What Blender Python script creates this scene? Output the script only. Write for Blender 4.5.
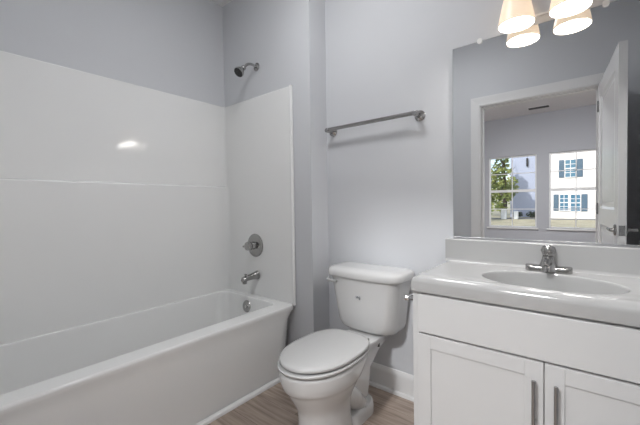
import bpy, bmesh, math, random
from mathutils import Vector, Matrix
PI = math.pi
random.seed(4)
for o in list(bpy.data.objects):
    bpy.data.objects.remove(o)
scn = bpy.context.scene
COL = scn.collection

# ------------------------------------------------------------------ camera
CAM_H = 1.1235
cd = bpy.data.cameras.new('camera')
cam = bpy.data.objects.new('camera', cd)
COL.objects.link(cam)
scn.camera = cam
cd.sensor_fit = 'HORIZONTAL'
cd.sensor_width = 36.0
cd.lens = 331.13 / 640 * 36.0
cd.clip_start = 0.01
cd.clip_end = 300
yaw, pitch, roll = [math.radians(a) for a in (39.1747, 1.4052, -0.837)]
Fw = Vector((-math.sin(yaw) * math.cos(pitch), math.cos(yaw) * math.cos(pitch), -math.sin(pitch)))
Rt = Vector((math.cos(yaw), math.sin(yaw), 0))
Up = Rt.cross(Fw)
R2 = Rt * math.cos(roll) + Up * math.sin(roll)
U2 = -Rt * math.sin(roll) + Up * math.cos(roll)
cam.matrix_world = Matrix(((R2.x, U2.x, -Fw.x, 0), (R2.y, U2.y, -Fw.y, 0), (R2.z, U2.z, -Fw.z, CAM_H), (0, 0, 0, 1)))

# ------------------------------------------------------------------ world, sun, exposure
w = bpy.data.worlds.new('sky')
scn.world = w
w.use_nodes = True
wn = w.node_tree.nodes
wl = w.node_tree.links
for n in list(wn):
    wn.remove(n)
sky = wn.new('ShaderNodeTexSky')
sky.sky_type = 'NISHITA'
sky.sun_disc = False
sky.sun_elevation = math.radians(38)
sky.sun_rotation = math.radians(20)
bg = wn.new('ShaderNodeBackground')
bg.inputs['Strength'].default_value = 0.24
wo = wn.new('ShaderNodeOutputWorld')
wl.new(sky.outputs[0], bg.inputs[0])
wl.new(bg.outputs[0], wo.inputs[0])

sd = bpy.data.lights.new('sun', 'SUN')
sd.energy = 4.2
sd.angle = 0.01
sd.color = (1.0, 0.95, 0.88)
sun = bpy.data.objects.new('sun', sd)
COL.objects.link(sun)
sun.rotation_euler = Vector((0.35, -0.75, -0.62)).to_track_quat('-Z', 'Y').to_euler()

scn.view_settings.view_transform = 'Standard'
scn.view_settings.look = 'None'
scn.view_settings.gamma = 1
scn.view_settings.use_curve_mapping = False
scn.view_settings.exposure = 0.20

BULB = 62.0          # opal discs of the vanity lamps
SHADE = 0.74         # frosted glass of the shades
FILL_BATH = 26.5           # strength of the fill light added in the bathroom
FILL_BED = 235.0           # strength of the fill light added in the bedroom

# ------------------------------------------------------------------ key dimensions (metres)
XL, YW, XE, XJ, YD = -2.285, 1.614, -1.529, -1.382, 1.781
YF = 0.03            # bathroom face of the doorway wall
XR = 0.345
ZC = 2.72
ZR = 0.451           # tub rim
ZS = 1.917           # surround top
ZM = 1.278           # surround ledge
CX = -0.117          # vanity centre line
TX = -0.998          # toilet centre line

# ------------------------------------------------------------------ materials
def mat(name, color, rough=0.5, metal=0.0, spec=0.5, emit=None, estr=0.0, bump=None, coat=0.0):
    m = bpy.data.materials.new(name)
    m.use_nodes = True
    nt = m.node_tree
    b = nt.nodes['Principled BSDF']
    b.inputs['Base Color'].default_value = (*color, 1)
    b.inputs['Roughness'].default_value = rough
    b.inputs['Metallic'].default_value = metal
    b.inputs['Specular IOR Level'].default_value = spec
    if coat:
        b.inputs['Coat Weight'].default_value = coat
        b.inputs['Coat Roughness'].default_value = 0.05
    if emit:
        b.inputs['Emission Color'].default_value = (*emit, 1)
        b.inputs['Emission Strength'].default_value = estr
    if bump:
        sc, st, dist = bump
        tc = nt.nodes.new('ShaderNodeTexCoord')
        nz = nt.nodes.new('ShaderNodeTexNoise')
        nz.inputs['Scale'].default_value = sc
        nz.inputs['Detail'].default_value = 3
        bp = nt.nodes.new('ShaderNodeBump')
        bp.inputs['Strength'].default_value = st
        bp.inputs['Distance'].default_value = dist
        nt.links.new(tc.outputs['Object'], nz.inputs['Vector'])
        nt.links.new(nz.outputs['Fac'], bp.inputs['Height'])
        nt.links.new(bp.outputs['Normal'], b.inputs['Normal'])
    return m

M = {}
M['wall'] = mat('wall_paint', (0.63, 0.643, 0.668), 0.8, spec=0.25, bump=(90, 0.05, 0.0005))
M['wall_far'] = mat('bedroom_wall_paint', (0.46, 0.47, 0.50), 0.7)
M['ceiling'] = mat('ceiling_paint', (0.80, 0.80, 0.81), 0.9)
M['trim'] = mat('trim_paint', (0.80, 0.80, 0.80), 0.3)
M['door'] = mat('door_paint', (0.80, 0.80, 0.80), 0.22)
M['acrylic'] = mat('tub_acrylic', (0.85, 0.855, 0.85), 0.09, bump=(3.0, 0.12, 0.004))
M['ceramic'] = mat('toilet_ceramic', (0.60, 0.60, 0.598), 0.07, coat=0.3)
M['seat'] = mat('seat_plastic', (0.49, 0.49, 0.488), 0.22)
M['cabinet'] = mat('cabinet_paint', (0.63, 0.63, 0.628), 0.32)
M['counter'] = mat('cultured_marble', (0.43, 0.43, 0.427), 0.10)
M['nickel'] = mat('brushed_nickel', (0.38, 0.375, 0.37), 0.16, metal=1.0)
M['bright'] = mat('satin_plate', (0.80, 0.80, 0.81), 0.38, metal=1.0)
M['chrome'] = mat('chrome', (0.62, 0.62, 0.62), 0.10, metal=1.0)
M['pull'] = mat('handle_nickel', (0.36, 0.36, 0.36), 0.28, metal=1.0)
M['black'] = mat('black_rubber', (0.02, 0.02, 0.02), 0.5)
M['dark'] = mat('dark_gap', (0.10, 0.10, 0.10), 0.7)
M['mirror'] = mat('mirror_silver', (0.73, 0.735, 0.74), 0.0, metal=1.0)
M['mirror_edge'] = mat('mirror_edge', (0.45, 0.46, 0.47), 0.15, metal=0.6)
M['clip'] = mat('clear_plastic_clip', (0.88, 0.88, 0.88), 0.15)
M['shade'] = mat('frosted_shade', (0.5, 0.44, 0.38), 0.35, emit=(0.86, 0.66, 0.47), estr=SHADE)
M['bulb'] = mat('lamp_glow', (0.9, 0.9, 0.9), 0.4, emit=(1.0, 0.965, 0.925), estr=BULB)
M['fill_glow_bath'] = mat('fill_diffuser_bath', (0.9, 0.9, 0.9), 0.4, emit=(0.985, 0.99, 1.0), estr=FILL_BATH)
M['fill_glow_bed'] = mat('fill_diffuser_bed', (0.9, 0.9, 0.9), 0.4, emit=(0.985, 0.99, 1.0), estr=FILL_BED)
M['logo'] = mat('logo_print', (0.36, 0.37, 0.39), 0.4)
M['vinyl'] = mat('window_vinyl', (0.82, 0.82, 0.82), 0.35)
M['white_siding'] = mat('white_siding', (0.82, 0.80, 0.78), 0.7)
M['shade_tinted_siding'] = mat('grey_blue_shade_siding', (0.42, 0.47, 0.60), 0.7)  # siding colour also carries the shade on this house's face
M['shutter'] = mat('shutter_paint', (0.09, 0.15, 0.21), 0.6)
M['house_glass'] = mat('house_glass', (0.08, 0.20, 0.30), 0.08)
M['roof'] = mat('roof_shingle', (0.10, 0.10, 0.11), 0.9)
M['bark'] = mat('bark', (0.07, 0.055, 0.045), 0.9)
M['utility'] = mat('utility_grey', (0.6, 0.62, 0.63), 0.6)
M['road'] = mat('asphalt', (0.16, 0.17, 0.185), 0.9)

def leafy(name, c1, c2):
    m = mat(name, c1, 0.75)
    nt = m.node_tree
    nz = nt.nodes.new('ShaderNodeTexNoise')
    nz.inputs['Scale'].default_value = 1.6
    rp = nt.nodes.new('ShaderNodeValToRGB')
    rp.color_ramp.elements[0].color = (*c1, 1)
    rp.color_ramp.elements[1].color = (*c2, 1)
    rp.color_ramp.elements[0].position = 0.4
    rp.color_ramp.elements[1].position = 0.62
    tc = nt.nodes.new('ShaderNodeTexCoord')
    nt.links.new(tc.outputs['Object'], nz.inputs['Vector'])
    nt.links.new(nz.outputs['Fac'], rp.inputs['Fac'])
    nt.links.new(rp.outputs['Color'], nt.nodes['Principled BSDF'].inputs['Base Color'])
    return m
M['leaf'] = leafy('leaf_green', (0.12, 0.17, 0.05), (0.30, 0.34, 0.10))
M['leaf_dark'] = leafy('shrub_green', (0.03, 0.05, 0.03), (0.07, 0.09, 0.05))
M['lawn'] = leafy('dry_lawn', (0.44, 0.40, 0.26), (0.56, 0.50, 0.34))

def siding(m):
    nt = m.node_tree
    b = nt.nodes['Principled BSDF']
    tc = nt.nodes.new('ShaderNodeTexCoord')
    mp = nt.nodes.new('ShaderNodeMapping')
    mp.inputs['Rotation'].default_value = (0, PI / 2, 0)
    wv = nt.nodes.new('ShaderNodeTexWave')
    wv.wave_profile = 'SAW'
    wv.inputs['Scale'].default_value = 1.6
    bp = nt.nodes.new('ShaderNodeBump')
    bp.inputs['Strength'].default_value = 0.5
    bp.inputs['Distance'].default_value = 0.02
    nt.links.new(tc.outputs['Object'], mp.inputs['Vector'])
    nt.links.new(mp.outputs['Vector'], wv.inputs['Vector'])
    nt.links.new(wv.outputs['Fac'], bp.inputs['Height'])
    nt.links.new(bp.outputs['Normal'], b.inputs['Normal'])
siding(M['white_siding'])
siding(M['shade_tinted_siding'])

def glass_mat():
    m = bpy.data.materials.new('window_glass')
    m.use_nodes = True
    nt = m.node_tree
    for n in list(nt.nodes):
        nt.nodes.remove(n)
    out = nt.nodes.new('ShaderNodeOutputMaterial')
    mx = nt.nodes.new('ShaderNodeMixShader')
    tr = nt.nodes.new('ShaderNodeBsdfTransparent')
    gl = nt.nodes.new('ShaderNodeBsdfGlossy')
    gl.inputs['Roughness'].default_value = 0.0
    fr = nt.nodes.new('ShaderNodeFresnel')
    fr.inputs['IOR'].default_value = 1.3
    nt.links.new(fr.outputs[0], mx.inputs[0])
    nt.links.new(tr.outputs[0], mx.inputs[1])
    nt.links.new(gl.outputs[0], mx.inputs[2])
    nt.links.new(mx.outputs[0], out.inputs[0])
    return m
M['glass'] = glass_mat()

def floor_mat():
    m = bpy.data.materials.new('vinyl_plank')
    m.use_nodes = True
    nt = m.node_tree
    b = nt.nodes['Principled BSDF']
    b.inputs['Roughness'].default_value = 0.42
    L = nt.links
    tc = nt.nodes.new('ShaderNodeTexCoord')
    br = nt.nodes.new('ShaderNodeTexBrick')
    br.inputs['Scale'].default_value = 1.0
    br.inputs['Brick Width'].default_value = 1.22
    br.inputs['Row Height'].default_value = 0.18
    br.inputs['Mortar Size'].default_value = 0.0012
    br.inputs['Color1'].default_value = (0.30, 0.24, 0.20, 1)
    br.inputs['Color2'].default_value = (0.44, 0.36, 0.305, 1)
    br.inputs['Mortar'].default_value = (0.13, 0.10, 0.085, 1)
    br.offset = 0.37
    L.new(tc.outputs['Object'], br.inputs['Vector'])
    mp = nt.nodes.new('ShaderNodeMapping')
    mp.inputs['Scale'].default_value = (1.6, 22, 1)
    L.new(tc.outputs['Object'], mp.inputs['Vector'])
    nz = nt.nodes.new('ShaderNodeTexNoise')
    nz.inputs['Scale'].default_value = 2.2
    nz.inputs['Detail'].default_value = 6
    nz.inputs['Distortion'].default_value = 0.6
    L.new(mp.outputs['Vector'], nz.inputs['Vector'])
    rp = nt.nodes.new('ShaderNodeValToRGB')
    rp.color_ramp.elements[0].position = 0.3
    rp.color_ramp.elements[0].color = (0.62, 0.60, 0.58, 1)
    rp.color_ramp.elements[1].position = 0.72
    rp.color_ramp.elements[1].color = (1.25, 1.25, 1.25, 1)
    L.new(nz.outputs['Fac'], rp.inputs['Fac'])
    mx = nt.nodes.new('ShaderNodeMix')
    mx.data_type = 'RGBA'
    mx.blend_type = 'MULTIPLY'
    mx.inputs[0].default_value = 1.0
    L.new(br.outputs['Color'], mx.inputs[6])
    L.new(rp.outputs['Color'], mx.inputs[7])
    L.new(mx.outputs[2], b.inputs['Base Color'])
    return m
M['floor'] = floor_mat()

# ------------------------------------------------------------------ helpers
def obj(name, bm, m, parent=None, smooth=40, bevel=0.0, bseg=2, subsurf=0):
    bmesh.ops.recalc_face_normals(bm, faces=bm.faces[:])
    me = bpy.data.meshes.new(name)
    bm.to_mesh(me)
    bm.free()
    if smooth:
        for p in me.polygons:
            p.use_smooth = True
        me.set_sharp_from_angle(angle=math.radians(smooth))
    o = bpy.data.objects.new(name, me)
    me.materials.append(M[m])
    COL.objects.link(o)
    if parent:
        o.parent = parent
        o.matrix_parent_inverse = Matrix.Translation(-parent.location)
    if bevel:
        b = o.modifiers.new('bevel', 'BEVEL')
        b.width = bevel
        b.segments = bseg
        b.limit_method = 'ANGLE'
        b.angle_limit = math.radians(35)
        b.harden_normals = False
    if smooth:
        wn_ = o.modifiers.new('wn', 'WEIGHTED_NORMAL')
        wn_.keep_sharp = True
        wn_.weight = 60
    if subsurf:
        s = o.modifiers.new('sub', 'SUBSURF')
        s.levels = s.render_levels = subsurf
    return o

def thing(name, label, cat, loc, group=None):
    o = bpy.data.objects.new(name, None)
    COL.objects.link(o)
    o.location = loc
    o['label'] = label
    o['category'] = cat
    if group:
        o['group'] = group
    return o

def tag(o, label, cat, group=None, kind=None):
    o['label'] = label
    o['category'] = cat
    if group:
        o['group'] = group
    if kind:
        o['kind'] = kind
    return o

def struct(name, bm, m, parent=None, **k):
    o = obj(name, bm, m, parent, **k)
    if not parent:
        o['kind'] = 'structure'
    return o

def B():
    return bmesh.new()

def box(bm, x0, x1, y0, y1, z0, z1):
    v = [bm.verts.new(p) for p in ((x0, y0, z0), (x1, y0, z0), (x1, y1, z0), (x0, y1, z0),
                                    (x0, y0, z1), (x1, y0, z1), (x1, y1, z1), (x0, y1, z1))]
    for f in ((0, 1, 2, 3), (4, 5, 6, 7), (0, 1, 5, 4), (1, 2, 6, 5), (2, 3, 7, 6), (3, 0, 4, 7)):
        bm.faces.new([v[i] for i in f])
    return bm

def bx(*a):
    return box(B(), *a)

def loft(bm, rings, cap0=True, cap1=True, closed=True):
    vs = [[bm.verts.new(p) for p in r] for r in rings]
    n = len(vs[0])
    for a, b in zip(vs, vs[1:]):
        for i in range(n if closed else n - 1):
            j = (i + 1) % n
            bm.faces.new((a[i], a[j], b[j], b[i]))
    if cap0:
        bm.faces.new(vs[0])
    if cap1:
        bm.faces.new(vs[-1])
    return bm

def frame(d):
    d = Vector(d).normalized()
    a = Vector((0, 0, 1)) if abs(d.z) < 0.9 else Vector((1, 0, 0))
    u = d.cross(a).normalized()
    return u, d.cross(u).normalized(), d

def lathe(bm, prof, origin, axis=(0, 0, 1), n=32, cap0=True, cap1=True, sx=1.0, sy=1.0):
    """prof: list of (distance along axis, radius)"""
    u, v, d = frame(axis)
    o = Vector(origin)
    rings = []
    for h, r in prof:
        r = max(r, 0.0002)
        rings.append([o + d * h + (u * math.cos(2 * PI * i / n) * sx + v * math.sin(2 * PI * i / n) * sy) * r for i in range(n)])
    return loft(bm, rings, cap0, cap1)

def tube(bm, pts, rad, n=16):
    pts = [Vector(p) for p in pts]
    if not isinstance(rad, (list, tuple)):
        rad = [rad] * len(pts)
    d0 = (pts[1] - pts[0]).normalized()
    u, v, _ = frame(d0)
    rings = []
    for i, p in enumerate(pts):
        if i == 0:
            d = pts[1] - pts[0]
        elif i == len(pts) - 1:
            d = pts[-1] - pts[-2]
        else:
            d = pts[i + 1] - pts[i - 1]
        d.normalize()
        u = (u - d * u.dot(d)).normalized()
        v = d.cross(u)
        rings.append([p + (u * math.cos(2 * PI * k / n) + v * math.sin(2 * PI * k / n)) * rad[i] for k in range(n)])
    return loft(bm, rings)

def curve_pts(ctrl, n=10):
    """Catmull-Rom through control points"""
    P = [Vector(c) for c in ctrl]
    P = [P[0] * 2 - P[1]] + P + [P[-1] * 2 - P[-2]]
    out = []
    for i in range(1, len(P) - 2):
        for k in range(n):
            t = k / n
            a, b, c, d = P[i - 1:i + 3]
            out.append(0.5 * ((2 * b) + (c - a) * t + (2 * a - 5 * b + 4 * c - d) * t * t + (-a + 3 * b - 3 * c + d) * t ** 3))
    out.append(P[-2])
    return out

def rrect(x0, x1, y0, y1, r, z, n=8):
    """rounded rectangle; r may be a tuple of four radii (x0y0, x1y0, x1y1, x0y1)"""
    if not isinstance(r, (list, tuple)):
        r = (r,) * 4
    pts = []
    for (cx, cy, sx, sy, a0, rr) in ((x0, y0, 1, 1, PI, r[0]), (x1, y0, -1, 1, 1.5 * PI, r[1]),
                                     (x1, y1, -1, -1, 0, r[2]), (x0, y1, 1, -1, 0.5 * PI, r[3])):
        rr = max(rr, 0.0005)
        for k in range(n + 1):
            a = a0 + 0.5 * PI * k / n
            pts.append(Vector((cx + sx * rr + rr * math.cos(a), cy + sy * rr + rr * math.sin(a), z)))
    return pts

def sweep_prof(bm, prof, a, b, out):
    """extrude a (offset, z) profile from plan point a to b, offset measured along out"""
    o = Vector((out[0], out[1], 0))
    rings = []
    for p in (a, b):
        rings.append([Vector((p[0], p[1], 0)) + o * d + Vector((0, 0, z)) for d, z in prof])
    return loft(bm, rings)

# ------------------------------------------------------------------ room shell
T = 0.12
struct('floor', bx(-4.2, 2.6, -3.8, YD + T, -0.1, 0), 'floor', smooth=0)
struct('ceiling', bx(XL - T, XR + T, YF - T, YD + T, ZC, ZC + 0.1), 'ceiling', smooth=0)
struct('wall_back', bx(XJ, XR + T, YD, YD + T, 0, ZC), 'wall', smooth=0)
bm = bx(XL - 0.01, XJ, YW, YD + T, 0, ZC)
struct('wall_plumbing', bm, 'wall', smooth=0)
struct('wall_left', bx(XL - T, XL - 0.01, YF - T, YD + T, 0, ZC), 'wall', smooth=0)
struct('wall_right', bx(XR, XR + T, YF, YD, 0, ZC), 'wall', smooth=0)
DX0, DX1, DZ = -0.825, 0.049, 2.050       # door opening
bm = bx(XL - 0.01, DX0 - 0.015, YF - T, YF, 0, ZC)
box(bm, DX1 + 0.015, XR + T, YF - T, YF, 0, ZC)
box(bm, DX0 - 0.015, DX1 + 0.015, YF - T, YF, DZ + 0.015, ZC)
struct('wall_front', bm, 'wall', smooth=0)
# door jamb (frame) and casing
bm = bx(DX0 - 0.015, DX0, YF - T, YF, 0, DZ)
box(bm, DX1, DX1 + 0.015, YF - T, YF, 0, DZ)
box(bm, DX0 - 0.015, DX1 + 0.015, YF - T, YF, DZ, DZ + 0.015)
box(bm, DX0, DX0 + 0.011, YF - 0.075, YF - 0.042, 0, DZ - 0.011)
box(bm, DX1 - 0.011, DX1, YF - 0.075, YF - 0.042, 0, DZ - 0.011)
box(bm, DX0, DX1, YF - 0.075, YF - 0.042, DZ - 0.011, DZ)
struct('trim_1', bm, 'trim', smooth=0)

def casing(bm, x0, x1, zt, yw, s, wd=0.085):
    """profiled casing round an opening; s=+1 sticks out to +y"""
    prof = [(0, 0), (0, 0.010), (0.012, 0.014), (0.020, 0.012), (0.055, 0.016), (0.072, 0.019), (wd, 0.019), (wd, 0)]
    for side in (-1, 1):
        x = x0 if side < 0 else x1
        rings = []
        rings.append([Vector((x + side * d, yw + s * h, 0.0)) for d, h in prof])
        rings.append([Vector((x + side * d, yw + s * h, zt + d)) for d, h in prof])
        loft(bm, rings)
    rings = [[Vector((x0 - d, yw + s * h, zt + d)) for d, h in prof], [Vector((x1 + d, yw + s * h, zt + d)) for d, h in prof]]
    loft(bm, rings)
bm = B()
casing(bm, DX0 - 0.005, DX1 + 0.005, DZ + 0.005, YF, 1)
struct('trim_2', bm, 'trim', smooth=30)
bm = B()
casing(bm, DX0 - 0.005, DX1 + 0.005, DZ + 0.005, YF - T, -1)
struct('trim_3', bm, 'trim', smooth=30)

# baseboards with shoe moulding
BB = [(0, 0), (0.028, 0), (0.028, 0.008), (0.024, 0.016), (0.015, 0.021), (0.014, 0.105), (0.012, 0.112), (0.012, 0.118),
      (0.008, 0.128), (0.004, 0.136), (0, 0.138)]
VX0 = CX - 0.470     # vanity left side
struct('baseboard_back', sweep_prof(B(), BB, (XJ, YD), (VX0 + 0.01, YD), (0, -1)), 'trim', smooth=30)
struct('baseboard_jog', sweep_prof(B(), BB, (XJ, YW - 0.028), (XJ, YD), (1, 0)), 'trim', smooth=30)
struct('baseboard_plumbing', sweep_prof(B(), BB, (XE + 0.012, YW), (XJ + 0.028, YW), (0, -1)), 'trim', smooth=30)
struct('baseboard_front', sweep_prof(B(), BB, (XE + 0.012, YF), (DX0 - 0.09, YF), (0, 1)), 'trim', smooth=30)
struct('baseboard_right', sweep_prof(B(), BB, (XR, YF), (XR, 1.345), (-1, 0)), 'trim', smooth=30)
SH = [(0, 0), (0.022, 0), (0.0215, 0.008), (0.018, 0.015), (0.011, 0.020), (0.003, 0.022), (0, 0.022)]
struct('trim_4', sweep_prof(B(), SH, (-1.541, YF), (-1.541, 1.50), (1, 0)), 'trim', smooth=60)

# ------------------------------------------------------------------ bedroom behind the doorway (seen in the mirror)
BY = -3.65
W1, W2 = (-1.55, -0.755), (-0.57, 0.20)
WZ0, WZ1 = 0.632, 1.985
struct('ceiling_bedroom', bx(-4.2, 2.6, BY - T, YF - T, ZC, ZC + 0.1), 'ceiling', smooth=0)
bm = bx(-4.2, W1[0], BY - T, BY, 0, ZC)
box(bm, W1[1], W2[0], BY - T, BY, 0, ZC)
box(bm, W2[1], 2.6, BY - T, BY, 0, ZC)
for a, b in (W1, W2):
    box(bm, a, b, BY - T, BY, 0, WZ0)
    box(bm, a, b, BY - T, BY, WZ1, ZC)
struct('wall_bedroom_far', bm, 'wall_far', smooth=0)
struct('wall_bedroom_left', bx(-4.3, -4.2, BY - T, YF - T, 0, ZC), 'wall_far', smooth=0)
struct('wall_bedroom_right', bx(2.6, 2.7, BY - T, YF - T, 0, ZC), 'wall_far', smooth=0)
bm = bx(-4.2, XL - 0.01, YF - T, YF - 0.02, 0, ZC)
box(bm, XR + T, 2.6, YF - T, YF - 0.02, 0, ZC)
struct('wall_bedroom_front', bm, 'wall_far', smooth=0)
struct('baseboard_bedroom', sweep_prof(B(), BB, (-4.2, BY), (2.6, BY), (0, 1)), 'trim', smooth=30)

for k, (a, b) in enumerate((W1, W2)):
    y0, y1 = BY - 0.085, BY - 0.03
    bm = B()
    f = 0.024
    zm = 1.325
    box(bm, a, a + f, y0, y1, WZ0, WZ1)
    box(bm, b - f, b, y0, y1, WZ0, WZ1)
    box(bm, a + f, b - f, y0, y1, WZ1 - f, WZ1)
    box(bm, a + f, b - f, y0, y1, WZ0, WZ0 + f)
    wf = struct('window_%d' % (k + 1), bm, 'vinyl', bevel=0.003)
    bm = bx(a + f, b - f, y0 + 0.006, y1 - 0.004, zm - 0.024, zm + 0.024)
    xm = (a + b) / 2
    zu = (zm + WZ1) / 2
    zl = (zm + WZ0) / 2
    box(bm, xm - 0.007, xm + 0.007, y0 + 0.02, y1 - 0.02, WZ0 + f, zm - 0.022)
    box(bm, xm - 0.007, xm + 0.007, y0 + 0.02, y1 - 0.02, zm + 0.022, WZ1 - f)
    box(bm, a + f, b - f, y0 + 0.02, y1 - 0.02, zu - 0.007, zu + 0.007)
    box(bm, a + f, b - f, y0 + 0.02, y1 - 0.02, zl - 0.007, zl + 0.007)
    struct('sash', bm, 'vinyl', wf, smooth=0)
    struct('glass_pane', bx(a + f - 0.002, b - f + 0.002, y0 + 0.024, y0 + 0.030, WZ0 + f - 0.002, WZ1 - f + 0.002), 'glass', wf, smooth=0)
    struct('window_sill', bx(a - 0.03, b + 0.03, BY - 0.03, BY + 0.03, WZ0 - 0.025, WZ0), 'trim', wf, bevel=0.004)

# ceiling vent in the bedroom
t = thing('ceiling_vent', 'small grey louvred air vent in the far room ceiling, seen in the mirror', 'vent', (-0.68, -3.2, ZC))
obj('vent_frame', bx(-0.84, -0.52, -3.27, -3.13, ZC - 0.008, ZC - 0.001), 'trim', t, bevel=0.002)
bm = B()
for i in range(7):
    y = -3.26 + i * 0.018
    box(bm, -0.825, -0.535, y, y + 0.012, ZC - 0.013, ZC - 0.009)
obj('vent_louvres', bm, 'dark', t, smooth=0)

# fill lights added on both ceilings, out of view, to even the brightness
def added_fill_light(x, y, r, m, label):
    t = thing('added_fill_light', label, 'added fill light', (x, y, ZC))
    obj('fill_base', lathe(B(), [(0, r + 0.012), (0.022, r + 0.012), (0.026, r + 0.006), (0.026, r)], (x, y, ZC - 0.0005), (0, 0, -1), 48), 'trim', t)
    obj('fill_diffuser', lathe(B(), [(0.0262, r - 0.002), (0.038, r - 0.004), (0.055, r * 0.8), (0.066, r * 0.45), (0.069, 0.001)], (x, y, ZC), (0, 0, -1), 48), m, t, smooth=60)
added_fill_light(-0.98, 0.92, 0.20, 'fill_glow_bath', 'round white flush fill light added to the bathroom ceiling, out of view overhead')
added_fill_light(-0.55, -1.3, 0.20, 'fill_glow_bed', 'round white flush fill light added to the bedroom ceiling behind the doorway, out of view')

# ------------------------------------------------------------------ door leaf, opened against the right wall
leaf_ang = math.atan2(0.95 - YF, 0.129 - DX1)        # direction hinge -> free edge
LW = 0.868
TH = 0.040
dl = bpy.data.objects.new('door_1', None)
COL.objects.link(dl)
dl['kind'] = 'structure'
def leafmat(bm):
    # local x along the leaf, y = thickness (towards the hinge-side room), z up
    R = Matrix.Translation((DX1 + 0.004, YF + 0.024, 0.012)) @ Matrix.Rotation(leaf_ang, 4, 'Z')
    bm.transform(R)
    return bm
zt = DZ - 0.014
def panel_face(bm, y, s, x0, x1, z0, z1):
    """raised two-step panel recess as frames on one side of a slab"""
    pass
bm = B()
st, rl = 0.115, 0.12
# stiles and rails
box(bm, 0, st, -TH, 0, 0, zt)
box(bm, LW - st, LW, -TH, 0, 0, zt)
rails = [(0, 0.24), (0.93, 1.05), (zt - rl, zt)]
for a, b in rails:
    box(bm, st, LW - st, -TH, 0, a, b)
leafmat(bm)
slab = obj('door_frame', bm, 'door', dl, smooth=0)
bm = B()
for a, b in ((0.24, 0.93), (1.05, zt - rl)):
    # panel with ogee step and raised field, both faces
    x0, x1 = st, LW - st
    for s in (0, 1):
        rings = []
        for ins, dep in ((0, 0.0), (0.006, 0.004), (0.016, 0.009), (0.03, 0.009), (0.05, 0.004), (0.052, 0.004)):
            yy = -dep if s == 0 else -TH + dep
            rings.append([Vector((x0 + ins, yy, a + ins)), Vector((x1 - ins, yy, a + ins)), Vector((x1 - ins, yy, b - ins)), Vector((x0 + ins, yy, b - ins))])
        loft(bm, rings, False, True)
leafmat(bm)
obj('door_panels', bm, 'door', dl, smooth=20)
# lever handles both sides, latch plate, hinges
for s in (0, 1):
    sg = 1 if s == 0 else -1
    y = 0 if s == 0 else -TH
    hx, hz = LW - 0.062, 0.93
    so = 0.023 if s == 0 else 0.052
    bm = lathe(B(), [(0, 0.035), (0.004, 0.035), (0.009, 0.030), (0.011, 0.013), (0.020, 0.011), (so + 0.002, 0.010)], (hx, y, hz), (0, sg, 0), 24)
    tube(bm, curve_pts([(hx, y + sg * so, hz), (hx - 0.03, y + sg * (so + 0.001), hz), (hx - 0.07, y + sg * (so + 0.001), hz - 0.001), (hx - 0.112, y + sg * so, hz + 0.001)], 5), [0.0105] * 5 + [0.0095] * 5 + [0.0085] * 6, 14)
    leafmat(bm)
    obj('door_handle', bm, 'nickel', dl)
bm = box(B(), LW - 0.001, LW + 0.0015, -TH + 0.005, -0.005, 0.90, 0.96)
box(bm, LW + 0.0015, LW + 0.010, -TH + 0.012, -0.012, 0.92, 0.94)
leafmat(bm)
obj('latch_plate', bm, 'nickel', dl, bevel=0.001)
for z in (0.2, 1.0, 1.82):
    bm = lathe(B(), [(0, 0.006), (0.09, 0.006)], (-0.006, 0.004, z), (0, 0, 1), 12)
    leafmat(bm)
    obj('hinge', bm, 'nickel', dl)

# ------------------------------------------------------------------ bathtub
XI0, XI1 = -2.250, -1.648
YI0, YI1 = 0.10, 1.553
tub = thing('bathtub', 'long glossy white alcove bathtub with a plain front apron, along the left wall', 'bathtub', (-1.9, 0.8, 0))
Y0, Y1 = YF + 0.002, YW - 0.002
XB = XL + 0.002      # back of the tub
XA = -1.545          # apron face
bm = B()
rings = []
cr = (0.005, 0.075, 0.075, 0.005)
for (ins, z) in ((0.004, 0.0), (0.004, 0.06), (0.006, 0.20), (0.008, 0.36), (0.004, 0.405), (0.0, 0.42), (0.0, 0.437), (0.003, 0.446), (0.010, ZR)):
    cq = 0.15 if z < 0.1 else (0.14 if z < 0.25 else (0.10 if z < 0.38 else (0.05 if z < 0.41 else 0.028)))
    q = (0.005, cq, cq, 0.005)
    rings.append(rrect(XB, XA - ins, Y0, Y1, q, z))
# inner edge
for (ins, z, r) in ((0.0, ZR, 0.06), (0.006, ZR - 0.003, 0.06), (0.012, ZR - 0.012, 0.062), (0.018, ZR - 0.04, 0.065), (0.035, 0.30, 0.085), (0.055, 0.16, 0.11), (0.075, 0.10, 0.12), (0.12, 0.075, 0.12), (0.2, 0.07, 0.09)):
    k = ins
    rings.append(rrect(XI0 + k * 0.45, XI1 - k, YI0 + k * 0.5, YI1 - k * 0.9, r, z))
loft(bm, rings, True, True)
obj('tub_body', bm, 'acrylic', tub, smooth=50)
# overflow plate on the inner end wall
oc = Vector((-1.958, 1.536, 0.380))
ax = Vector((0, -1, 0.12)).normalized()
bm = lathe(B(), [(-0.012, 0.042), (0.004, 0.044), (0.010, 0.040), (0.013, 0.028), (0.0125, 0.012)], oc, ax, 32)
obj('overflow_plate', bm, 'nickel', tub)
bm = lathe(B(), [(0, 0.028), (0.003, 0.027), (0.004, 0.02)], (-1.99, 1.30, 0.07), (0, 0, 1), 24)
obj('drain', bm, 'nickel', tub)
bm = lathe(B(), [(0.010, 0.012), (0.018, 0.011), (0.019, 0.006)], oc + Vector((0.004, 0, 0.0)), ax, 16)
obj('overflow_knob', bm, 'chrome', tub)

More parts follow.
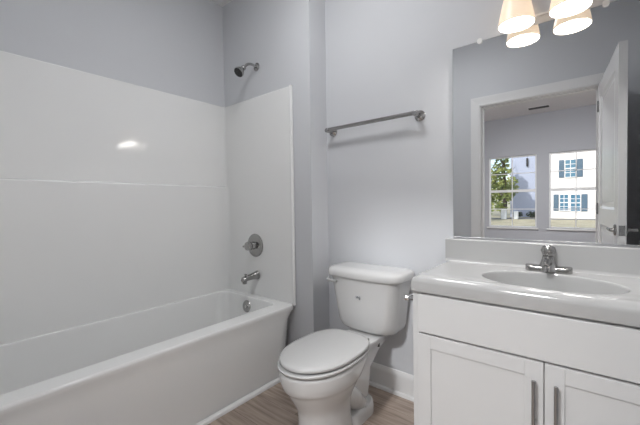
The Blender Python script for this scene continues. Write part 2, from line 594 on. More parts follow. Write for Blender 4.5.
# ------------------------------------------------------------------ surround
sur = thing('shower_surround', 'glossy white moulded shower wall surround with a ledge, above the bathtub', 'shower surround', (-1.9, 0.8, ZR))
def u_panel(xl, yw_, yf_, z0, z1, cov, back):
    """U-shaped plan, open to +x: inner face with coved corners, outer face against the walls"""
    inner = [(XE, yw_)]
    for k in range(7):
        a = PI / 2 + (PI / 2) * k / 6
        inner.append((xl + cov + cov * math.cos(a), yw_ - cov + cov * math.sin(a)))
    for k in range(7):
        a = PI + (PI / 2) * k / 6
        inner.append((xl + cov + cov * math.cos(a), yf_ + cov + cov * math.sin(a)))
    inner.append((XE, yf_))
    outer = [(XE, yw_ + back[1])]
    outer += [(xl - back[0], yw_ + back[1])] * 7
    outer += [(xl - back[0], yf_ - back[1])] * 7
    outer += [(XE, yf_ - back[1])]
    return inner, outer
def panel_mesh(xl, yw_, yf_, z0, z1, cov, round_top):
    bm = B()
    inner, _ = u_panel(xl, yw_, yf_, z0, z1, cov, (0, 0))
    n = len(inner)
    bk_x, bk_y0, bk_y1 = XL - 0.009, YF + 0.001, YW - 0.001
    outer = [(XE, bk_y1)] + [(bk_x, bk_y1)] * 7 + [(bk_x, bk_y0)] * 7 + [(XE, bk_y0)]
    def mixp(f):
        return [(a[0] + (b[0] - a[0]) * f, a[1] + (b[1] - a[1]) * f) for a, b in zip(inner, outer)]
    rows = [[Vector((*p, z0)) for p in inner]]
    rows.append([Vector((*p, z1 - round_top)) for p in inner])
    for k in range(1, 4):
        a = PI / 2 * k / 3
        rows.append([Vector((*p, z1 - round_top + round_top * math.sin(a))) for p in mixp((1 - math.cos(a)) * 0.6)])
    rows.append([Vector((*p, z1)) for p in outer])
    loft(bm, rows, False, False, closed=False)
    bmesh.ops.remove_doubles(bm, verts=bm.verts[:], dist=0.00001)
    return bm
obj('lower_wall_panel', panel_mesh(-2.262, YW - 0.0105, YF + 0.0105, ZR - 0.001, ZM, 0.03, 0.012), 'acrylic', sur, smooth=45)
obj('upper_wall_panel', panel_mesh(-2.284, YW - 0.011, YF + 0.011, ZM - 0.016, ZS, 0.02, 0.008), 'acrylic', sur, smooth=45)
bm = B()
rings = [rrect(XE - 0.021, XE, YW - 0.026, YW - 0.001, 0.009, z, 6) for z in (ZR - 0.001, ZS - 0.004)]
rings.append(rrect(XE - 0.017, XE - 0.004, YW - 0.022, YW - 0.001, 0.005, ZS, 6))
loft(bm, rings)
obj('edge_flange', bm, 'acrylic', sur, smooth=60)
rings = [rrect(XE - 0.017, XE, YF + 0.001, YF + 0.021, 0.006, z, 4) for z in (ZR - 0.001, ZS - 0.004)]
rings.append(rrect(XE - 0.014, XE - 0.003, YF + 0.001, YF + 0.018, 0.004, ZS, 4))
obj('edge_flange', loft(B(), rings), 'acrylic', sur, smooth=60)

# ------------------------------------------------------------------ shower head
YP = YW - 0.013      # panel face
fl = Vector((-1.892, YW, 2.134))
t = thing('wall_shower', 'small chrome shower head with black face, high on the tub end wall', 'shower head', fl)
obj('flange', lathe(B(), [(-0.002, 0.030), (0.003, 0.030), (0.010, 0.022), (0.014, 0.011)], fl, (0, -1, 0), 28), 'nickel', t)
arm = curve_pts([fl + Vector((0, 0, 0)), fl + Vector((-0.001, -0.05, 0.004)), fl + Vector((-0.002, -0.085, -0.008)), fl + Vector((-0.004, -0.112, -0.036))], 8)
obj('shower_arm', tube(B(), arm, 0.0095, 16), 'nickel', t)
hd = Vector((-0.012, -0.70, -0.72)).normalized()
ho = arm[-1] - hd * 0.004
obj('swivel', lathe(B(), [(0, 0.011), (0.004, 0.016), (0.014, 0.018), (0.022, 0.014), (0.026, 0.012)], ho, hd, 24), 'nickel', t)
obj('head_shell', lathe(B(), [(0.022, 0.013), (0.030, 0.017), (0.046, 0.028), (0.060, 0.0345), (0.072, 0.036), (0.075, 0.034)], ho, hd, 32), 'nickel', t)
bm = lathe(B(), [(0.0752, 0.033), (0.078, 0.032), (0.079, 0.001)], ho, hd, 32)
u, v, d = frame(hd)
for ring_r, cnt in ((0.012, 6), (0.023, 12)):
    for k in range(cnt):
        a = 2 * PI * k / cnt
        c = ho + d * 0.0785 + (u * math.cos(a) + v * math.sin(a)) * ring_r
        lathe(bm, [(0, 0.0018), (0.003, 0.0014)], c, hd, 6)
obj('spray_face', bm, 'black', t)

# valve
vc = Vector((-1.930, YP, 0.826))
t = thing('shower_valve', 'round brushed nickel shower valve with a knob handle, above the tub spout', 'shower valve', vc)
obj('escutcheon', lathe(B(), [(-0.001, 0.086), (0.003, 0.086), (0.008, 0.080), (0.012, 0.062), (0.016, 0.045), (0.017, 0.03)], vc, (0, -1, 0), 48), 'nickel', t)
obj('knob_stem', lathe(B(), [(0.012, 0.030), (0.034, 0.026), (0.050, 0.022)], vc, (0, -1, 0), 24), 'nickel', t)
bm = lathe(B(), [(0.046, 0.020), (0.052, 0.031), (0.068, 0.033), (0.080, 0.030), (0.085, 0.018), (0.086, 0.002)], vc, (0, -1, 0), 32)
obj('knob', bm, 'nickel', t)
bm = tube(B(), [vc + Vector((0, -0.064, 0)), vc + Vector((-0.035, -0.070, -0.003)), vc + Vector((-0.052, -0.072, -0.005))], [0.011, 0.009, 0.007], 12)
obj('lever', bm, 'nickel', t)

# tub spout
sc_ = Vector((-1.915, YP, 0.606))
t = thing('tub_spout', 'brushed nickel tub spout with a pull-up diverter, low on the tub end wall', 'tub spout', sc_)
rings = []
for (d_, dz, rx, rz) in ((-0.001, 0, 0.031, 0.033), (0.006, 0, 0.031, 0.033), (0.016, 0, 0.027, 0.029), (0.05, -0.003, 0.022, 0.023), (0.09, -0.007, 0.021, 0.020), (0.118, -0.010, 0.022, 0.021), (0.132, -0.013, 0.021, 0.019), (0.138, -0.015, 0.015, 0.013)):
    rings.append([sc_ + Vector((rx * math.cos(2 * PI * k / 24), -d_, dz + rz * math.sin(2 * PI * k / 24))) for k in range(24)])
bm = loft(B(), rings)
obj('spout_body', bm, 'nickel', t)
obj('spout_outlet', lathe(B(), [(0, 0.017), (0.020, 0.016), (0.021, 0.012)], sc_ + Vector((0, -0.116, -0.024)), (0, 0, -1), 20), 'nickel', t)
obj('diverter_knob', lathe(B(), [(0, 0.0045), (0.012, 0.0045), (0.014, 0.009), (0.020, 0.010), (0.023, 0.006)], sc_ + Vector((0, -0.108, 0.002)), (0, 0, 1), 16), 'nickel', t)

# ------------------------------------------------------------------ towel bar
zb = 1.607
t = thing('towel_bar', 'brushed nickel towel bar with two posts, empty, on the wall above the toilet', 'towel bar', (-1.03, YD, zb))
for px in (-1.325, -0.728):
    obj('post', lathe(B(), [(-0.001, 0.030), (0.006, 0.030), (0.012, 0.024), (0.020, 0.013), (0.045, 0.011), (0.056, 0.014), (0.078, 0.014), (0.081, 0.010)], (px, YD, zb - 0.004), (0, -1, 0), 28), 'nickel', t)
obj('bar', tube(B(), [(-1.337, YD - 0.066, zb), (-0.714, YD - 0.066, zb)], 0.0115, 16), 'nickel', t)

# ------------------------------------------------------------------ toilet
def egg(z, yf, yb, hw, cx=TX, n=48, pf=2.0, pb=2.6, ymid=None):
    """egg outline: widest at ymid; front half elliptical, back half squarer"""
    if ymid is None:
        ymid = yf + (yb - yf) * 0.56
    pts = []
    for k in range(n):
        a = 2 * PI * k / n
        c, s = math.cos(a), math.sin(a)
        if s < 0:
            e = 2.0 / pf
            x = hw * math.copysign(abs(c) ** e, c)
            y = ymid + (ymid - yf) * math.copysign(abs(s) ** e, s)
        else:
            e = 2.0 / pb
            x = hw * math.copysign(abs(c) ** e, c)
            y = ymid + (yb - ymid) * abs(s) ** e
        pts.append(Vector((cx + x, y, z)))
    return pts
toi = thing('toilet', 'white two-piece toilet with closed lid between bathtub and vanity', 'toilet', (TX, 1.35, 0))
# bowl
rings = []
for (z, yf, yb, hw, pb) in ((0.0, 1.075, 1.38, 0.112, 3), (0.012, 1.070, 1.385, 0.115, 3), (0.03, 1.078, 1.38, 0.111, 3), (0.10, 1.088, 1.37, 0.105, 3), (0.15, 1.085, 1.37, 0.105, 3),
                             (0.185, 1.075, 1.375, 0.110, 2.8), (0.215, 1.058, 1.385, 0.122, 2.6), (0.245, 1.040, 1.40, 0.136, 2.4), (0.275, 1.022, 1.42, 0.149, 2.3), (0.292, 1.014, 1.435, 0.154, 2.3),
                             (0.302, 1.000, 1.45, 0.162, 2.3), (0.33, 0.992, 1.475, 0.167, 2.4), (0.365, 0.988, 1.49, 0.170, 2.6), (0.380, 0.991, 1.49, 0.168, 2.6), (0.386, 1.003, 1.485, 0.158, 2.6)):
    rings.append(egg(z, yf, yb, hw, pb=pb, ymid=1.235))
obj('bowl', loft(B(), rings), 'ceramic', toi, smooth=60)
# rear deck carrying the tank
rings = []
for (z, x, y0, y1) in ((0.03, 0.052, 1.30, 1.57), (0.22, 0.058, 1.33, 1.60), (0.30, 0.072, 1.37, 1.68), (0.345, 0.092, 1.39, 1.755), (0.372, 0.106, 1.385, 1.76), (0.382, 0.106, 1.39, 1.757), (0.3865, 0.098, 1.40, 1.75)):
    rings.append(rrect(TX - x, TX + x, y0, y1, min(0.06, x * 0.5), z))
obj('rear_deck', loft(B(), rings), 'ceramic', toi, smooth=60)
# trapway bulge and foot lobes
bm = B()
rings = []
for (z, x, y0, y1, r) in ((0, 0.104, 1.30, 1.60, 0.095), (0.035, 0.104, 1.30, 1.60, 0.095), (0.055, 0.099, 1.305, 1.595, 0.09), (0.066, 0.086, 1.31, 1.585, 0.08)):
    rings.append(rrect(TX - x, TX + x, y0, y1, r, z))
loft(bm, rings)
for s in (-1, 1):
    tube(bm, curve_pts([(TX + s * 0.030, 1.28, 0.20), (TX + s * 0.040, 1.36, 0.165), (TX + s * 0.044, 1.43, 0.10), (TX + s * 0.040, 1.48, 0.05)], 6), [0.050] * 6 + [0.053] * 6 + [0.050] * 7, 20)
obj('foot', bm, 'ceramic', toi, smooth=60)
for s in (-1, 1):
    obj('bolt_cap', lathe(B(), [(0, 0.013), (0.008, 0.013), (0.016, 0.009), (0.018, 0.002)], (TX + s * 0.084, 1.47, 0.062), (0, 0, 1), 20), 'ceramic', toi)
# seat ring and lid
def slab_rings(specs, **k):
    return [egg(z, yf, yb, hw, **k) for (z, yf, yb, hw) in specs]
sp = dict(pf=2.07, pb=3.1, ymid=1.232)
obj('seat', loft(B(), slab_rings([(0.389, 0.990, 1.475, 0.166), (0.392, 0.983, 1.480, 0.172), (0.400, 0.981, 1.482, 0.174), (0.405, 0.987, 1.478, 0.170)], **sp)), 'seat', toi, smooth=60)
lid = obj('lid', loft(B(), slab_rings([(0.410, 1.003, 1.484, 0.164), (0.413, 0.996, 1.488, 0.170), (0.422, 0.995, 1.489, 0.171), (0.429, 1.000, 1.485, 0.167), (0.432, 1.020, 1.465, 0.151), (0.434, 1.09, 1.40, 0.10)], **sp)), 'seat', toi, smooth=60)
for s in (-1, 1):
    obj('hinge', lathe(B(), [(-0.022, 0.012), (0.022, 0.012)], (TX + s * 0.075, 1.490, 0.405), (1, 0, 0), 16), 'seat', toi)
# tank
def tank_ring(z, hw, yf, r, cx=TX - 0.001, bow=0.022, n=12, yb=1.768, tr=0.025):
    pts = []
    # front edge bowed towards the camera with large corner radii
    base = rrect(cx - hw, cx + hw, yf, yb, (r, r, tr, tr), z, n)
    for p in base:
        f = 1 - ((p.x - cx) / hw) ** 2
        if p.y < (yf + yb) / 2:
            p.y -= bow * max(f, 0)
    # densify the front edge so that it bows
    out = []
    for i, p in enumerate(base):
        q = base[(i + 1) % len(base)]
        out.append(p)
        if (q - p).length > 0.08 and abs(q.y - p.y) < 0.05 and p.y < (yf + yb) / 2:
            for k in range(1, 10):
                x = p.x + (q.x - p.x) * k / 10
                out.append(Vector((x, yf - bow * (1 - ((x - cx) / hw) ** 2), z)))
        elif abs(q.y - p.y) < 0.01 and (q - p).length > 0.08:
            for k in range(1, 10):
                out.append(p.lerp(q, k / 10))
    return out
rings = [tank_ring(z, hw, yf, r) for (z, hw, yf, r) in (
    (0.390, 0.145, 1.640, 0.05), (0.396, 0.165, 1.618, 0.06), (0.412, 0.181, 1.603, 0.065), (0.44, 0.191, 1.595, 0.065),
    (0.50, 0.199, 1.590, 0.062), (0.60, 0.212, 1.582, 0.058), (0.692, 0.224, 1.577, 0.055), (0.698, 0.222, 1.579, 0.055))]
obj('tank', loft(B(), rings), 'ceramic', toi, smooth=60)
rings = [tank_ring(z, hw, yf, r, yb=yb) for (z, hw, yf, r, yb) in (
    (0.699, 0.234, 1.568, 0.055, 1.770), (0.702, 0.240, 1.561, 0.058, 1.772), (0.712, 0.243, 1.557, 0.060, 1.773), (0.730, 0.243, 1.557, 0.060, 1.773),
    (0.741, 0.240, 1.562, 0.060, 1.770), (0.749, 0.231, 1.573, 0.052, 1.765), (0.754, 0.215, 1.590, 0.042, 1.755), (0.757, 0.18, 1.62, 0.03, 1.735))]
obj('tank_lid', loft(B(), rings), 'ceramic', toi, smooth=60)
# flush lever on the front left
lv = Vector((TX - 0.162, 1.568, 0.672))
bm = lathe(B(), [(0, 0.013), (0.008, 0.013), (0.012, 0.009), (0.016, 0.006)], lv + Vector((0, 0.012, 0)), (0, -1, 0), 20)
tube(bm, curve_pts([lv + Vector((0.002, -0.006, 0)), lv + Vector((-0.025, -0.012, 0.001)), lv + Vector((-0.058, -0.010, 0.004))], 6), [0.008] * 6 + [0.009] * 7, 14)
obj('flush_lever', bm, 'seat', toi)
# small printed mark on the tank front
bm = B()
ly = 1.552
box(bm, -1.020, -1.004, ly, ly + 0.010, 0.602, 0.606)
box(bm, -1.016, -1.009, ly, ly + 0.010, 0.594, 0.602)
box(bm, -0.997, -0.991, ly, ly + 0.010, 0.588, 0.607)
obj('maker_mark', bm, 'logo', toi, smooth=0)
# supply line and shut-off valve
bm = lathe(B(), [(0, 0.022), (0.004, 0.022), (0.006, 0.009), (0.05, 0.009)], (TX - 0.14, YD, 0.17), (0, -1, 0), 20)
obj('shutoff_valve', bm, 'chrome', toi)
bm = tube(B(), curve_pts([(TX - 0.14, YD - 0.05, 0.175), (TX - 0.15, YD - 0.055, 0.24), (TX - 0.17, YD - 0.06, 0.32), (TX - 0.135, YD - 0.075, 0.405)], 6), 0.005, 10)
obj('supply_hose', bm, 'chrome', toi)
for s in (-1, 1):
    obj('tank_bolt', lathe(B(), [(0, 0.008), (0.045, 0.008)], (TX + s * 0.085, 1.62, 0.325), (0, 0, 1), 10), 'black', toi)

# ------------------------------------------------------------------ vanity cabinet
VX1 = XR - 0.003
VF = 1.345           # face frame
DF = 1.327           # door faces
ZCT = 0.826          # counter deck
ZT = 0.7515           # cabinet top
van = thing('vanity_cabinet', 'white shaker vanity cabinet with two doors and a false drawer front, under the sink top', 'vanity', (CX, 1.56, 0))
bm = bx(VX0, VX1, VF, YD - 0.001, 0.10, ZT)
box(bm, VX0, VX1, VF + 0.07, YD - 0.001, 0, 0.10)
obj('carcass', bm, 'cabinet', van, smooth=0)
obj('drawer_front', bx(VX0 + 0.027, VX1 - 0.017, DF, VF - 0.001, 0.583, 0.742), 'cabinet', van, bevel=0.003)
def shaker(x0, x1, z0, z1, st=0.055):
    bm = B()
    box(bm, x0, x0 + st, DF, VF - 0.001, z0, z1)
    box(bm, x1 - st, x1, DF, VF - 0.001, z0, z1)
    box(bm, x0 + st, x1 - st, DF, VF - 0.001, z0, z0 + st)
    box(bm, x0 + st, x1 - st, DF, VF - 0.001, z1 - st, z1)
    box(bm, x0 + st - 0.001, x1 - st + 0.001, DF + 0.006, VF - 0.001, z0 + st - 0.001, z1 - st + 0.001)
    return bm
gapx = CX
for s, (a, b) in ((-1, (VX0 + 0.027, gapx - 0.0015)), (1, (gapx + 0.0015, VX1 - 0.017))):
    d = obj('door', shaker(a, b, 0.115, 0.576), 'cabinet', van, smooth=0, bevel=0.0012, bseg=1)
    hx = gapx + (0.035 if s > 0 else -0.027)
    bm = B()
    tube(bm, [(hx, DF - 0.032, 0.355), (hx, DF - 0.032, 0.522)], 0.0058, 16)
    for z in (0.375, 0.505):
        tube(bm, [(hx, DF + 0.001, z), (hx, DF - 0.030, z)], 0.0048, 12)
    h = obj('handle', bm, 'pull', d, smooth=40, bevel=0.0)

# ------------------------------------------------------------------ vanity top with integral oval basin
top = thing('sink_counter', 'white cultured marble vanity top with backsplash and integral oval basin', 'sink top', (CX, 1.55, ZT))
bx0, bx1, yfr, ybk = VX0, VX1 + 0.001, 1.323, YD - 0.001
BC = Vector((-0.122, 1.520, 0))
BRX, BRY = 0.228, 0.158
N = 96
def outer_pt(a, ins, z):
    dx, dy = math.cos(a), math.sin(a)
    x0, x1, y0, y1 = bx0 + ins, bx1 - ins, yfr + ins, ybk
    tx = (x1 - BC.x) / dx if dx > 1e-9 else ((x0 - BC.x) / dx if dx < -1e-9 else 1e9)
    ty = (y1 - BC.y) / dy if dy > 1e-9 else ((y0 - BC.y) / dy if dy < -1e-9 else 1e9)
    t_ = min(tx, ty)
    return Vector((BC.x + dx * t_, BC.y + dy * t_, z))
ang = sorted(set([2 * PI * k / N for k in range(N)] + [math.atan2(y - BC.y, x - BC.x) % (2 * PI) for x in (bx0, bx1) for y in (yfr, ybk)]))
def orow(ins, z):
    return [outer_pt(a, ins, z) for a in ang]
def irow(f, z, dy=0.0):
    return [Vector((BC.x + BRX * f * math.cos(a), BC.y + dy + BRY * f * math.sin(a), z)) for a in ang]
rings = [orow(0.002, ZT + 0.0005), orow(0.0, ZT + 0.003), orow(0.0, 0.790), orow(0.0015, 0.799), orow(0.006, 0.808), orow(0.013, 0.815), orow(0.019, 0.819)]
rings += [orow(0.026, 0.8205)]
# shallow groove then deck
def between(f, z):
    return [o.lerp(i, f) + Vector((0, 0, z - o.lerp(i, f).z)) for o, i in zip(orow(0.026, z), irow(1.06, z))]
rings += [between(0.12, 0.8215), between(0.5, 0.8225), between(0.85, 0.8210)]
rings += [irow(1.045, 0.8200), irow(1.015, 0.8195), irow(1.0, 0.8175), irow(0.990, 0.811), irow(0.983, 0.790), irow(0.970, 0.755), irow(0.950, 0.715), irow(0.90, 0.685), irow(0.72, 0.666), irow(0.42, 0.656), irow(0.15, 0.653)]
obj('counter_slab', loft(B(), rings), 'counter', top, smooth=50)
bsp = [(0, 0.819), (0.030, 0.8205), (0.024, 0.826), (0.0215, 0.836), (0.021, 0.930), (0.019, 0.934), (0.015, 0.936), (0, 0.936)]
obj('backsplash', sweep_prof(B(), bsp, (bx0, YD), (bx1, YD), (0, -1)), 'counter', top, smooth=50)
obj('basin_drain', lathe(B(), [(0, 0.024), (0.003, 0.023), (0.004, 0.014), (0.010, 0.012), (0.011, 0.002)], (BC.x, BC.y, 0.6535), (0, 0, 1), 24), 'nickel', top)

# ------------------------------------------------------------------ faucet
FX, FY, FZ = -0.137, 1.715, 0.8205
t = thing('faucet', 'brushed nickel centerset faucet with a single top handle, behind the sink basin', 'faucet', (FX, FY, FZ))
bm = B()
rings = []
# wing shaped base plate: low boat-like shape, taller at the rounded ends
for (ins, z) in ((0.002, FZ), (0.0, FZ + 0.002), (0.0, FZ + 0.010), (0.002, FZ + 0.014), (0.007, FZ + 0.016)):
    rr = rrect(FX - 0.084 + ins, FX + 0.084 - ins, FY - 0.028 + ins, FY + 0.026 - ins, 0.025 - ins, z, 8)
    rings.append(rr)
for r in rings[2:]:
    for p in r:
        q = abs(p.x - FX) / 0.084
        p.z += 0.013 * max(0, (q - 0.3)) / 0.7
loft(bm, rings)
obj('base_plate', bm, 'nickel', t, smooth=45)
bm = lathe(B(), [(0.006, 0.040), (0.018, 0.037), (0.036, 0.029), (0.056, 0.023), (0.068, 0.021)], (FX, FY, FZ), (0, 0, 1), 28)
obj('faucet_body', bm, 'nickel', t)
pts = curve_pts([(FX, FY - 0.004, FZ + 0.036), (FX, FY - 0.045, FZ + 0.050), (FX, FY - 0.085, FZ + 0.050), (FX, FY - 0.112, FZ + 0.040)], 6)
bm = tube(B(), pts, [0.017] * 6 + [0.0145] * 6 + [0.0125] * 7, 18)
lathe(bm, [(0, 0.0115), (0.014, 0.011)], (FX, FY - 0.106, FZ + 0.038), (0, -0.2, -1), 16)
obj('spout', bm, 'nickel', t)
bm = lathe(B(), [(0.0685, 0.018), (0.072, 0.0215), (0.084, 0.0235), (0.100, 0.0235), (0.109, 0.020), (0.114, 0.012), (0.115, 0.002)], (FX, FY, FZ), (0, 0, 1), 28)
for k in range(5):
    a = 2 * PI * k / 5 + PI * 0.1
    c = Vector((FX + 0.021 * math.cos(a), FY + 0.021 * math.sin(a), FZ + 0.076))
    tube(bm, [c, c + Vector((0.003 * math.cos(a), 0.003 * math.sin(a), 0.014)), c + Vector((0, 0, 0.030))], [0.003, 0.0055, 0.003], 8)
obj('handle', bm, 'nickel', t)
bm = tube(B(), [(FX, FY + 0.020, FZ + 0.014), (FX, FY + 0.020, FZ + 0.050)], 0.0025, 8)
obj('lift_rod', bm, 'nickel', t)

# ------------------------------------------------------------------ toilet paper holder on the cabinet side
t = thing('toilet_paper_holder', 'empty chrome toilet paper holder on the vanity cabinet side', 'paper holder', (VX0, 1.46, 0.692))
for y in (1.41, 1.555):
    bm = lathe(B(), [(0, 0.021), (0.004, 0.021), (0.009, 0.016), (0.013, 0.009), (0.045, 0.008), (0.050, 0.012), (0.064, 0.013), (0.067, 0.009)], (VX0 - 0.0005, y, 0.692), (-1, 0, 0), 24)
    obj('post', bm, 'chrome', t)
obj('roller', tube(B(), [(VX0 - 0.056, 1.418, 0.692), (VX0 - 0.056, 1.547, 0.692)], 0.0075, 14), 'chrome', t)

# ------------------------------------------------------------------ mirror and clips
MX0, MX1, MZ0, MZ1 = -0.550, 0.178, 0.941, 1.910
t = thing('wall_mirror', 'large frameless rectangular wall mirror with small clips, above the sink backsplash', 'mirror', ((MX0 + MX1) / 2, YD, MZ0))
obj('mirror_glass', bx(MX0, MX1, YD - 0.0058, YD - 0.001, MZ0, MZ1), 'mirror', t, smooth=0)
bm = bx(MX0 - 0.0006, MX0, YD - 0.0058, YD - 0.001, MZ0, MZ1)
box(bm, MX1, MX1 + 0.0006, YD - 0.0058, YD - 0.001, MZ0, MZ1)
box(bm, MX0 - 0.0006, MX1 + 0.0006, YD - 0.0058, YD - 0.001, MZ1, MZ1 + 0.0006)
obj('glass_edge', bm, 'mirror_edge', t, smooth=0)
obj('bottom_channel', bx(MX0, MX1, YD - 0.010, YD - 0.0005, MZ0 - 0.007, MZ0 + 0.006), 'mirror_edge', t, bevel=0.001)
for x in (-0.421, 0.047):
    bm = B()
    rings = [rrect(x - 0.011, x + 0.011, -0.012, 0.013, 0.009, z, 5) for z in (0, 0.006)]
    loft(bm, rings)
    bm.transform(Matrix.Translation((0, YD - 0.0062, MZ1)) @ Matrix.Rotation(PI / 2, 4, 'X'))
    obj('mirror_clip', bm, 'clip', t, smooth=40)

# ------------------------------------------------------------------ vanity light
LXs = (-0.252, -0.064)
LX, LY, LZ = -0.158, 1.683, 1.893
t = thing('vanity_light', 'two-lamp vanity light with cream frosted bell shades, above the wall mirror', 'wall light', (LX, YD, 2.06))
bm = B()
rings = [rrect(LX - 0.055, LX + 0.055, -0.065, 0.065, 0.012, z, 5) for z in (0.0, 0.014)]
rings.append(rrect(LX - 0.048, LX + 0.048, -0.058, 0.058, 0.010, 0.020, 5))
loft(bm, rings)
bm.transform(Matrix.Translation((0, YD, 2.008)) @ Matrix.Rotation(PI / 2, 4, 'X'))
obj('backplate', bm, 'bright', t, smooth=40)
bm = lathe(B(), [(0, 0.011), (0.03, 0.011), (0.066, 0.010)], (LX, YD - 0.015, 2.060), (0, -1, 0.12), 16)
obj('stem', bm, 'nickel', t)
pts = curve_pts([(LXs[0], LY, 2.075), (LXs[0] + 0.03, LY, 2.092), (LX, LY, 2.075), (LXs[1] - 0.03, LY, 2.092), (LXs[1], LY, 2.075)], 6)
obj('arm', tube(B(), pts, 0.008, 12), 'nickel', t)
for x in LXs:
    obj('socket_cup', lathe(B(), [(0, 0.012), (0.004, 0.026), (0.030, 0.028), (0.034, 0.027)], (x, LY, 2.082), (0, 0, -1), 24), 'nickel', t)
    bm = B()
    prof = [(2.052, 0.030), (2.038, 0.039), (2.015, 0.047), (1.985, 0.054), (1.955, 0.060), (1.925, 0.066), (1.905, 0.069), (LZ + 0.003, 0.070), (LZ, 0.069)]
    rin = [(LZ, 0.067), (1.925, 0.063), (1.985, 0.051), (2.02, 0.042), (2.050, 0.028)]
    lathe(bm, [(z, r) for z, r in prof + rin], (x, LY, 0), (0, 0, 1), 40, False, False)
    sh = obj('shade', bm, 'shade', t, smooth=60)
    obj('bulb_diffuser', lathe(B(), [(0, 0.0655), (0.002, 0.0655), (0.003, 0.063), (0.0035, 0.001)], (x, LY, LZ + 0.009), (0, 0, -1), 40), 'bulb', sh, smooth=60)

# ------------------------------------------------------------------ outside, seen through the bedroom windows
GZ = -0.15
struct('ground', bx(-40, 40, -60, BY - T - 0.3, GZ - 0.2, GZ), 'lawn', smooth=0)
struct('path', bx(-40, 40, -25.4, -24.1, GZ, GZ + 0.012), 'road', smooth=0)
def house(name, x0, x1, yf_, depth, h, m, label):
    t = thing(name, label, 'house', ((x0 + x1) / 2, yf_ - depth / 2, GZ))
    obj('house_walls', bx(x0, x1, yf_ - depth, yf_, GZ, h), m, t, smooth=0)
    bm = B()
    o = 0.12
    ym = yf_ - depth / 2
    rings = [[Vector((x, yf_ + o, h)), Vector((x, yf_ - depth - o, h)), Vector((x, ym, h + 2.6))] for x in (x0 - o, x1 + o)]
    loft(bm, rings)
    obj('roof', bm, 'roof', t, smooth=0)
    return t
h1 = house('house', -2.72, 9.0, -26.0, 9.0, 6.2, 'white_siding', 'white two-storey house with dark shutters, outside the bedroom, seen in the mirror')
def hwin(t, x0, x1, z0, z1, sl, sr, yf_=-26.0):
    f = obj('window', bx(x0, x1, yf_, yf_ + 0.05, z0, z1), 'house_glass', t, smooth=0)
    bm = B()
    g = 0.05
    box(bm, x0 - g, x1 + g, yf_, yf_ + 0.08, z1, z1 + g)
    box(bm, x0 - g, x1 + g, yf_, yf_ + 0.08, z0 - g, z0)
    box(bm, x0 - g, x0, yf_, yf_ + 0.08, z0, z1)
    box(bm, x1, x1 + g, yf_, yf_ + 0.08, z0, z1)
    zm = (z0 + z1) / 2
    box(bm, x0, x1, yf_ + 0.05, yf_ + 0.075, zm - 0.035, zm + 0.035)
    xm = (x0 + x1) / 2
    box(bm, xm - 0.02, xm + 0.02, yf_ + 0.05, yf_ + 0.07, z0, z1)
    for zz in ((z0 + zm) / 2, (z1 + zm) / 2):
        box(bm, x0, x1, yf_ + 0.05, yf_ + 0.07, zz - 0.02, zz + 0.02)
    obj('window_frame', bm, 'vinyl', f, smooth=0)
    for a, b in ((sl, 0), (sr, 0)):
        if a:
            obj('shutter', bx(a[0], a[1], yf_, yf_ + 0.05, z0 - 0.03, z1 + 0.03), 'shutter', t, bevel=0.01)
hwin(h1, -1.36, -0.78, 2.82, 4.02, (-1.74, -1.43), (-0.71, -0.38))
hwin(h1, -1.66, -1.20, 0.44, 1.56, (-2.05, -1.75), None)
hwin(h1, -1.04, -0.52, 0.40, 1.54, None, (-0.44, -0.12))
h2 = house('house', -5.05, -3.2, -27.4, 7.0, 6.4, 'shade_tinted_siding', 'narrow grey-blue house, shade put into its siding colour, left of the white house, seen in the mirror')
obj('wall_lantern', bx(-3.92, -3.80, -27.4, -27.22, 3.9, 4.55), 'black', h2, bevel=0.03)
tag(obj('utility_box', bx(-4.25, -3.98, -24.0, -23.7, GZ, 0.42), 'utility', bevel=0.03), 'small pale utility box on the lawn by the tree, seen in the mirror', 'utility box', None)
tag(obj('generator_box', bx(-5.0, -4.65, -23.6, -23.3, GZ, 0.62), 'utility', bevel=0.05), 'larger pale cabinet on the lawn below the tree, seen in the mirror', 'utility cabinet', None)

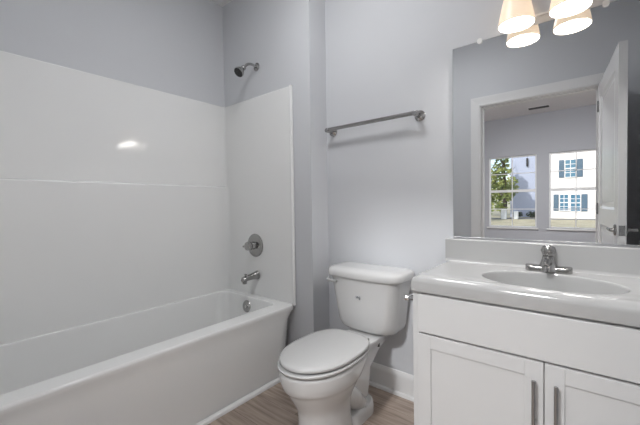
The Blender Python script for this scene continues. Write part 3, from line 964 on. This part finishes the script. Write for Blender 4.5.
def foliage(bm, c, r, n, s):
    for _ in range(n):
        while True:
            p = Vector((random.uniform(-1, 1), random.uniform(-1, 1), random.uniform(-1, 1)))
            if p.length < 1:
                break
        p = Vector((p.x * r[0], p.y * r[1], p.z * r[2])) + c
        a = Vector((random.gauss(0, 1), random.gauss(0, 1), random.gauss(0, 1))).normalized()
        u, v, _d = frame(a)
        k = s * random.uniform(0.6, 1.3)
        vs = [bm.verts.new(p + u * k * math.cos(q) + v * k * 0.6 * math.sin(q)) for q in (0, PI / 2, PI, 1.5 * PI)]
        bm.faces.new(vs)
def tree(x, y, h, r, label, dens=1.0, sparse=False):
    t = thing('tree', label, 'tree', (x, y, GZ), 'trees across the road')
    bm = tube(B(), curve_pts([(x, y, GZ), (x + 0.05, y, h * 0.4), (x - 0.1, y, h * 0.9)], 4), [0.16] * 4 + [0.11] * 4 + [0.03], 10)
    for k in range(14):
        a = random.uniform(0, 2 * PI)
        z = h * random.uniform(0.3, 0.85)
        L_ = r * random.uniform(0.6, 1.1)
        tube(bm, [(x, y, z), (x + L_ * 0.5 * math.cos(a), y + L_ * 0.5 * math.sin(a), z + L_ * 0.4), (x + L_ * math.cos(a), y + L_ * math.sin(a), z + L_ * 0.9)], [0.06, 0.04, 0.015], 6)
    obj('trunk', bm, 'bark', t)
    bm = B()
    for k in range(22):
        a = random.uniform(0, 2 * PI)
        q = random.uniform(0, 1)
        z = h * (0.12 + 0.85 * q)
        rr = r * (1 - 0.45 * q) * random.uniform(0.2, 0.9)
        foliage(bm, Vector((x + rr * math.cos(a), y + rr * math.sin(a), z)), (r * 0.42, r * 0.42, r * 0.40), int((85 if q < 0.6 else 34) * dens), 0.13)
    obj('foliage', bm, 'leaf', t, smooth=0)
tree(-6.05, -21.4, 5.5, 1.4, 'green leafy tree nearest the left edge of the mirrored window')
tree(-5.15, -25.5, 4.8, 1.0, 'slimmer green tree beside the grey-blue house, seen in the mirror', 0.9)
tree(-7.4, -30.5, 4.6, 1.7, 'green tree farthest back, left of the grey-blue house, seen in the mirror')
def shrub(x, y, r, label):
    t = thing('shrub', label, 'shrub', (x, y, GZ), 'shrubs by the houses')
    obj('shrub_stem', tube(B(), [(x, y, GZ), (x, y, GZ + r)], 0.03, 6), 'bark', t)
    bm = B()
    foliage(bm, Vector((x, y, GZ + r * 0.62)), (r, r * 0.8, r * 0.6), 260, 0.07)
    obj('foliage', bm, 'leaf_dark', t, smooth=0)
shrub(-4.45, -26.6, 0.40, 'dark low shrub at the base of the grey-blue house, left one')
shrub(-3.45, -26.6, 0.40, 'dark low shrub at the base of the grey-blue house, nearest the white house')
shrub(-6.6, -24.2, 0.5, 'dark low shrub under the leafy tree, seen in the mirror')
